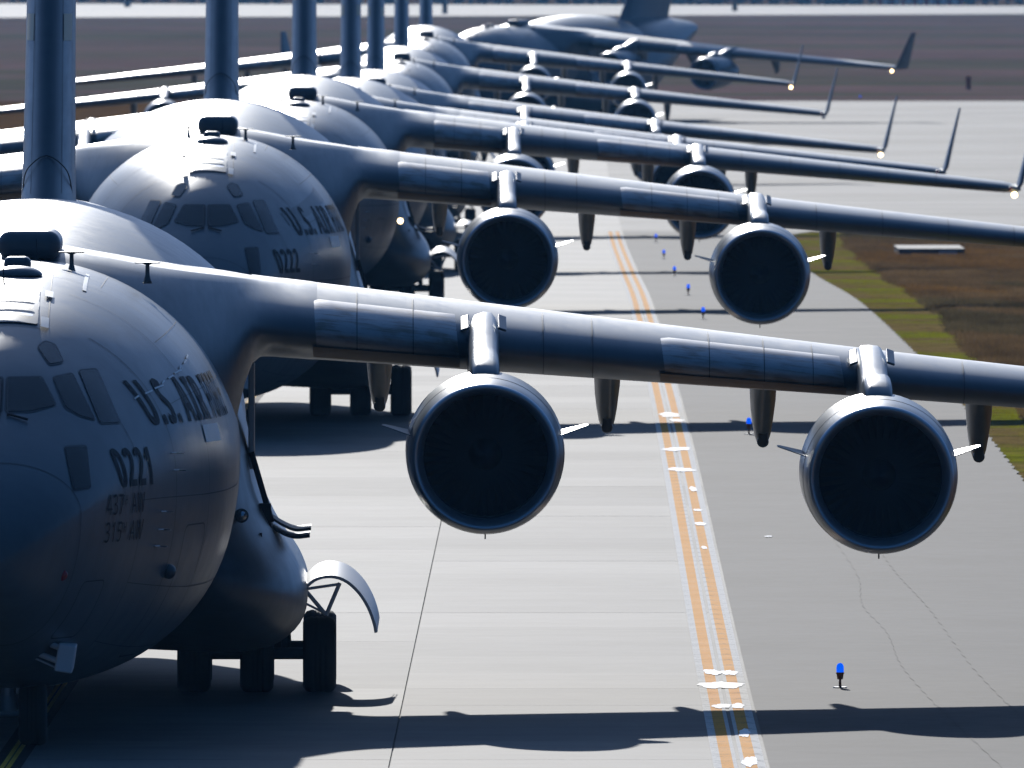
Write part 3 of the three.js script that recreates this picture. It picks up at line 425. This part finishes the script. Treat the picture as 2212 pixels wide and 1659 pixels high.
      obj('drain_mast', BOX(0.022, 0.12, 0.12, 0, -1.3, -1.3), M.dark, E);
      obj('cowl_seam', lathe([[1.238, 0.62], [1.2435, 0.63], [1.2395, 0.65]], 64), M.line, E);
      const P = obj('pylon', once('pylon' + s, () => pylonGeo(y, wY(s))), M.cowl, J); P.position.set(sd * s, y, Zu(u));
      for (const q of [-1, 1]) { const e = obj('pylon_ear', RBOX(0.14, 0.04, 0.6, 0.015), M.cowl, P); e.position.set(q * 0.30, wY(s) - y + 0.36, -5.15); e.rotation.set(0.35, 0, -q * 0.35); }
    }
    // main gear pod and its open doors
    const pod = obj('gear_pod', m(podGeo), M.paint, J);
    const lamp = opt.root?.includes(sd) ? M.lampOn : M.lampOff;
    partAt('landing_lamp_housing', new THREE.CylinderGeometry(0.115, 0.10, 0.5, 20).rotateX(Math.PI / 2), M.paintDark, pod, [sd * 3.46, 3.05, Zu(18.2)]);
    partAt('landing_lamp', new THREE.SphereGeometry(0.09, 16, 10), lamp, pod, [sd * 3.46, 3.05, Zu(17.95)]);
    obj('pod_vent', m(merge(BOX(0.12, 0.36, 0.05))), M.dark, pod).position.set(sd * 3.72, 2.55, Zu(19.3));
    { const c = new THREE.CatmullRomCurve3([[4.42, 1.72], [4.62, 1.88], [4.86, 1.93], [5.1, 1.87], [5.33, 1.68], [5.5, 1.42], [5.6, 1.15], [5.63, 1.0]].map((p) => new THREE.Vector3(...p, 0))), n = 24;
      const sheet = (off, w0, w1) => grid((i, j) => { const p = c.getPoint(i / n), t = c.getTangent(i / n); return [p.x + t.y * off + 0.04 * j, p.y - t.x * off + 0.13 * j, Zu(w0 + (w1 - w0) * j)]; }, n + 1, 2);
      const g = merge(flip(sheet(0, 22.7, 25.6)), sheet(0.05, 22.7, 25.6), grid((i, j) => { const p = c.getPoint(i / n), t = c.getTangent(i / n), o = 0.05 * j; return [p.x + t.y * o, p.y - t.x * o, Zu(22.7)]; }, n + 1, 2));
      const door = obj('main_gear_door', m(g), M.gear, pod);
      obj('door_bracket', m(merge(rod([4.48, 1.66, Zu(22.8)], [4.8, 1.28, Zu(22.8)], 0.035), rod([4.8, 1.28, Zu(22.8)], [5.02, 1.8, Zu(22.8)], 0.035), rod([4.4, 1.5, Zu(22.8)], [4.8, 1.3, Zu(22.8)], 0.02), rod([4.45, 1.7, Zu(22.75)], [5.0, 1.78, Zu(22.75)], 0.025))), M.gear, door); }
    for (const [y0, y1, l] of [[2.88, 2.72, 0.62], [2.74, 2.60, 0.6]]) { const c = new THREE.CatmullRomCurve3([[3.94, y0], [4.1, y0 - 0.1], [4.3, y1 - 0.02], [3.94 + l, y1]].map((p) => new THREE.Vector3(...p, 0))); const n = 14; obj('upper_gear_door', m(merge(grid((i, j) => { const p = c.getPoint(i / n); return [p.x, p.y + 0.035, Zu(21.2 + 1.6 * j)]; }, n + 1, 2), grid((i, j) => { const p = c.getPoint(i / n); return [p.x, p.y - 0.01 + 0.045 * j, Zu(21.2)]; }, n + 1, 2))), M.dark, pod); }
    obj('door_rail', m(merge(rod([3.6, 3.98, Zu(20.8)], [3.93, 2.85, Zu(20.8)], 0.05), RBOX(0.2, 0.42, 0.1, 0.02, 3.82, 2.95, Zu(20.7)))), M.dark, pod);
    obj('gear_bay_panel', m(once('bay', () => RBOX(0.1, 1.7, 1.2, 0.03, 3.60, 4.55, Zu(21.6)))), M.gear, pod);
    // main wheels, three abreast on each of two axles
    for (const u of [23.7, 26.5]) {
      const gear = obj('main_gear_strut', m(merge(rod([2.4, 0.62, Zu(u)], [4.95, 0.62, Zu(u)], 0.1), rod([3.25, 0.6, Zu(u + 0.3)], [3.2, 1.6, Zu(u + 0.3)], 0.17), rod([4.15, 0.6, Zu(u + 0.2)], [4.1, 1.4, Zu(u + 0.2)], 0.08), RBOX(0.5, 0.16, 0.3, 0.03, 4.2, 0.62, Zu(u + 0.05)), rod([2.3, 1.05, Zu(u)], [1.6, 0.85, Zu(u - 0.3)], 0.03))), M.paintDark, J);
      for (const x of [2.65, 3.67, 4.69]) { const w = partAt('tyre', mainTyre, M.tyre, gear, [sd * x, 0.605, Zu(u)]); obj('wheel_hub', mainHub, M.gear, w); }
    }
  }
  // nose gear
  const ng = obj('nose_gear_strut', merge(rod([0, 0.5, Zu(5.1)], [0, 1.7, Zu(5.25)], 0.13, 0.15, 16), rod([-0.55, 0.48, Zu(5.1)], [0.55, 0.48, Zu(5.1)], 0.055), rod([0, 0.75, Zu(4.95)], [0, 1.2, Zu(4.85)], 0.045), RBOX(0.3, 0.12, 0.2, 0.03, 0, 1.15, Zu(5.0)), rod([0.16, 1.25, Zu(4.95)], [0.16, 0.78, Zu(4.95)], 0.03), rod([-0.16, 1.25, Zu(4.95)], [-0.16, 0.78, Zu(4.95)], 0.03)), M.gear, J);
  for (const s of [-1, 1]) { const w = partAt('tyre', noseTyre, M.tyre, ng, [s * 0.385, 0.475, Zu(5.1)]); obj('wheel_hub', noseHub, M.gear, w); partAt('taxi_lamp', new THREE.SphereGeometry(0.075, 14, 10), M.lampOff, ng, [s * 0.13, 1.22, Zu(4.82)]); }
  for (const s of [-1, 1]) { const d = obj('nose_gear_door', RBOX(0.27, 0.42, 1.6, 0.03), M.gear, J); d.position.set(s * 0.93, 1.44, Zu(2.6)); d.rotation.set(0, 0, -s * 0.16); obj('door_arm', merge(rod([s * -0.1, 0.14, 0.7], [s * -0.5, 0.22, 0.5], 0.045), rod([s * -0.1, -0.06, 0.7], [s * -0.5, 0.02, 0.5], 0.045), rod([s * -0.05, -0.18, 0.68], [s * -0.75, 0.0, 0.4], 0.015)), M.gear, d); }
  J.position.set(opt.x, G(opt.D + Z0), -(opt.D + Z0)); J.rotation.y = opt.turn;
  return J;
}
const words = (n) => [wordGeo(n, 0.57, 0.84, 2.65, 3.98), wordGeo('437', 0.30, 0.95, 2.05, 3.58, thin), wordGeo('TH', 0.15, 1, 2.68, 3.71, thin), wordGeo('AW', 0.30, 0.95, 3.12, 3.58, thin), wordGeo('315', 0.30, 0.95, 2.05, 3.17, thin), wordGeo('TH', 0.15, 1, 2.68, 3.30, thin), wordGeo('AW', 0.30, 0.95, 3.12, 3.17, thin)];
cargoJet({ D: 253.5, x: -7.83, turn: 0.0091, words: words('0221'), dashes: true, label: 'nearest grey cargo jet, marked 0221, filling the left foreground' });
cargoJet({ D: 407, x: -7.50, turn: 0.0073, words: words('0222'), band: true, label: 'second grey cargo jet in the line, marked 0222, behind the nearest jet' });
cargoJet({ D: 563, x: -7.29, turn: 0.004, root: [1], tip: [1], label: 'third grey cargo jet in line, wingtip lamp glowing just inside right frame edge' });
cargoJet({ D: 684, x: -6.82, turn: 0.002, root: [1], label: 'fourth grey cargo jet in line, no lamp lit on its right-hand wingtip' });
cargoJet({ D: 805, x: -6.72, turn: 0.002, tip: [1], label: 'fifth grey cargo jet in line, lit wingtip in front of pale cross taxiway' });
cargoJet({ D: 969, x: -6.52, turn: 0.001, label: 'sixth grey cargo jet in line, unlit wingtip at edge of far brown grass' });
cargoJet({ D: 1125, x: -5.88, turn: 0, tip: [1], label: 'seventh grey cargo jet, last of the straight line, wingtip lamp bright' });
cargoJet({ D: 1262, x: 3.9, turn: -0.375, tip: [1], label: 'farthest grey cargo jet, turning in from the right and seen at an angle' });

// ---------------------------------------------------------------- airfield fittings
const lampGeo = { base: merge(new THREE.CylinderGeometry(0.11, 0.12, 0.015, 24).translate(0, 0.01, 0)), stem: merge(new THREE.CylinderGeometry(0.018, 0.024, 0.15, 12).translate(0, 0.09, 0), new THREE.CylinderGeometry(0.062, 0.045, 0.1, 18).translate(0, 0.19, 0), new THREE.CylinderGeometry(0.07, 0.07, 0.02, 18).translate(0, 0.245, 0)), lens: new THREE.LatheGeometry([[0.06, 0.25], [0.063, 0.3], [0.058, 0.36], [0.04, 0.395], [0.001, 0.41]].map((p) => new THREE.Vector2(...p)), 20) };
const lampLabels = ['nearest blue taxiway edge lamp, alone on the open grey shoulder', 'blue taxiway edge lamp in shadow band, left of nearest jet\'s outer engine', 'blue taxiway edge lamp just above the nearest wing, left of the second jet\'s outer engine', 'second blue taxiway edge lamp above the nearest wing', 'third blue taxiway edge lamp above the nearest wing', 'fourth blue taxiway edge lamp above the nearest wing', 'fifth and farthest blue lamp above the nearest wing, left of the yellow line\'s end', 'distant blue taxiway lamp at the edge of the far brown grass'];
[[278.6, 5.36], [414.1, 5.75], [561.4, 6.29], [615.7, 6.36], [685.8, 6.53], [745.1, 6.63], [802.4, 6.77], [1446, 29.5]].forEach(([D, x], k) => {
  const L = new THREE.Group(); L.name = numbered('taxiway_lamp'); scene.add(L); L.position.set(x, G(D) + 0.001, -D);
  L.userData = { label: lampLabels[k], category: 'taxiway lamp', group: 'blue taxiway edge lamps' };
  obj('base_plate', lampGeo.base, M.paint, L); obj('stem', lampGeo.stem, M.orange, L); obj('lens', lampGeo.lens, M.blue, L);
});
{ // low concrete pad on the grass
  const L = new THREE.Group(); L.name = 'concrete_pad'; scene.add(L); L.position.set(18.62, G(757) - 0.06, -757);
  L.userData = { label: 'low flat concrete pad with dark front face on the brown grass', category: 'concrete pad' };
  obj('front_wall', RBOX(2.92, 0.30, 0.2, 0.03, 0, 0.15, -0.1), M.concrete[0], L); obj('top_slab', RBOX(2.96, 0.07, 9.5, 0.02, 0, 0.335, -4.7), M.concrete[1], L); obj('access_panel', BOX(0.8, 0.24, 0.01, 0.72, 0.15, 0.008), M.gear, L);
  for (const x of [-1.4, 1.4]) obj('side_wall', BOX(0.12, 0.29, 9.1, x, 0.145, -4.75), M.concrete[0], L);
}
function post(D, x, h, r, mat, label) {
  const L = new THREE.Group(); L.name = numbered('marker_post'); scene.add(L); L.position.set(x, G(D) - 0.06, -D); L.userData = { label, category: 'post' };
  obj('shaft', new THREE.CylinderGeometry(r * 0.7, r * 0.8, h * 0.75, 14).translate(0, h * 0.375, 0), mat, L); obj('cap', new THREE.CylinderGeometry(r * 0.8, r, h * 0.3, 14).translate(0, h * 0.85, 0), mat, L);
}
post(1552, 41.5, 1.25, 0.3, M.orange, 'reddish brown marker post on the far brown grass at right');
post(1352, 12.35, 0.9, 0.22, M.dark, 'dark stubby post near the sixth jet\'s outer engine');
post(3570, 46.6, 1.9, 0.75, M.mown, 'greenish post in front of the far runway, right of the farthest tail');
post(3410, -13.4, 2.6, 0.7, M.paintDark, 'grey post in front of the far runway, right of the seventh tail');
post(3847, -86.7, 1.6, 1.0, M.paintDark, 'grey box-like post on the far runway at upper left');
{ // aerial array beyond the far runway
  const L = new THREE.Group(); L.name = 'aerial_array'; scene.add(L); L.position.set(95, 0, -3990); L.userData = { label: 'row of red aerial posts with pale panels beyond the far runway, top right', category: 'aerial array' };
  for (let k = 0; k < 8; k++) { obj('red_post', BOX(0.8, 3.2, 0.5, -9 + k * 2.7, 1.6, 0), M.red, L); if (k < 7) obj('pale_panel', BOX(1.2, 2.6, 0.2, -7.65 + k * 2.7, 1.5, 0), M.pale, L); }
}
// ---------------------------------------------------------------- vegetation
{
  const bladeTuft = () => { const pos = [], idx = []; for (let b = 0; b < 7; b++) { const a = rnd() * 6.28, l = rr(0.6, 1), w = 0.035, x = rr(-0.25, 0.25), z = rr(-0.25, 0.25), lean = rr(0.1, 0.5), k = pos.length / 3; pos.push(x - w * Math.cos(a), 0, z - w * Math.sin(a), x + w * Math.cos(a), 0, z + w * Math.sin(a), x + lean * Math.sin(a), l, z + lean * Math.cos(a)); idx.push(k, k + 1, k + 2); } const g = new THREE.BufferGeometry(); g.setAttribute('position', new THREE.Float32BufferAttribute(pos, 3)); g.setIndex(idx); g.computeVertexNormals(); return g; };
  const field = (name, n, place, mat, label) => {
    const I = new THREE.InstancedMesh(bladeTuft(), mat, n), m = new THREE.Matrix4(), q = new THREE.Quaternion(), c = new THREE.Color();
    for (let k = 0; k < n; k++) { const [x, D, h, col] = place(k); q.setFromAxisAngle(new THREE.Vector3(0, 1, 0), rnd() * 6.28); m.compose(new THREE.Vector3(x, G(D) - 0.06, -D), q, new THREE.Vector3(h * 1.3, h, h * 1.3)); I.setMatrixAt(k, m); I.setColorAt(k, c.setRGB(...col)); }
    I.name = name; I.userData = { kind: 'stuff', label, category: 'grass' }; I.castShadow = I.receiveShadow = true; scene.add(I);
  };
  const gm = new THREE.MeshPhysicalMaterial({ color: rgb(1, 1, 1), roughness: 1, transmission: 0.45, thickness: 0, specularIntensity: 0, side: THREE.DoubleSide });
  const cell = (x, D) => { const h = (a, b) => { const q = Math.sin(a * 127.1 + b * 311.7) * 43758.5453; return q - Math.floor(q); }, i = x / 1.1, j = D / 5, a = Math.floor(i), b = Math.floor(j), u = i - a, w = j - b; return 0.65 + 0.7 * ((h(a, b) * (1 - u) + h(a + 1, b) * u) * (1 - w) + (h(a, b + 1) * (1 - u) + h(a + 1, b + 1) * u) * w); };
  const patch = (x, D) => Math.sin(x * 0.31 + D * 0.045) + Math.sin(x * 0.13 - D * 0.021 + 2) + 0.7 * Math.sin(D * 0.11 + x * 0.5);
  field('dry_grass', 110000, () => { const D = 340 + 500 * Math.pow(rnd(), 0.8), half = D * 0.0301 + 2, x0 = XV(Math.min(D, 834)) + 0.15 * Math.sin(D * 0.13) * Math.sin(D * 0.031) + rr(-0.45, 0.3), x = x0 + (Math.max(half, x0 + 1) - x0) * rnd(), p = patch(x, D), v = rr(0.6, 1.15) * cell(x, D); return [x, Math.min(D, 834), rr(0.1, 0.3), p > 0.9 ? [0.155 * v, 0.088 * v, 0.032 * v] : p < -1 ? [0.095 * v, 0.074 * v, 0.038 * v] : [0.135 * v, 0.088 * v, 0.042 * v]]; }, gm, 'tall dry brown grass right of the mown verge');
  field('verge_grass', 60000, () => { const D = 340 + 490 * Math.pow(rnd(), 0.8), x0 = XS(D), x = x0 + (XV(D) - x0 + 0.1) * Math.pow(rnd(), 0.85), p = patch(x * 2, D * 1.3) + 1.2 * Math.sin((D - 350) * 0.025), v = rr(0.6, 1.15) * cell(x, D); return [x, D, rr(0.03, 0.09), p > -0.2 && x > x0 + 0.7 ? [0.24 * v, 0.225 * v, 0.02 * v] : [0.215 * v, 0.155 * v, 0.07 * v]]; }, gm, 'short mown grass turning green along the pavement edge');
  const N = 9000, cl = new THREE.IcosahedronGeometry(1, 0), I = new THREE.InstancedMesh(cl, new THREE.MeshStandardMaterial({ color: rgb(1, 1, 1), roughness: 0.9 }), N), m = new THREE.Matrix4(), q = new THREE.Quaternion(), c = new THREE.Color();
  for (let k = 0; k < N; k++) { const x = rr(-260, 260), D = 4075 + rr(0, 60) - x * 0.55, tree = Math.sin(x * 0.7) * 1.5 + Math.sin(x * 0.23) * 2, h = Math.pow(rnd(), 0.8) * (12 + tree), r = rr(0.4, 1.3), v = rr(0.5, 1.2); q.setFromEuler(new THREE.Euler(rnd() * 6, rnd() * 6, 0)); m.compose(new THREE.Vector3(x, h + 0.3, -D), q, new THREE.Vector3(r, r * 0.8, r)); I.setMatrixAt(k, m); I.setColorAt(k, c.setRGB(0.03 * v, 0.05 * v, 0.028 * v)); }
  I.name = 'distant_wood'; I.userData = { kind: 'stuff', label: 'hazy blue distant wood beyond the far runway', category: 'wood' }; I.castShadow = I.receiveShadow = true; scene.add(I);
}
renderer.render(scene, camera);
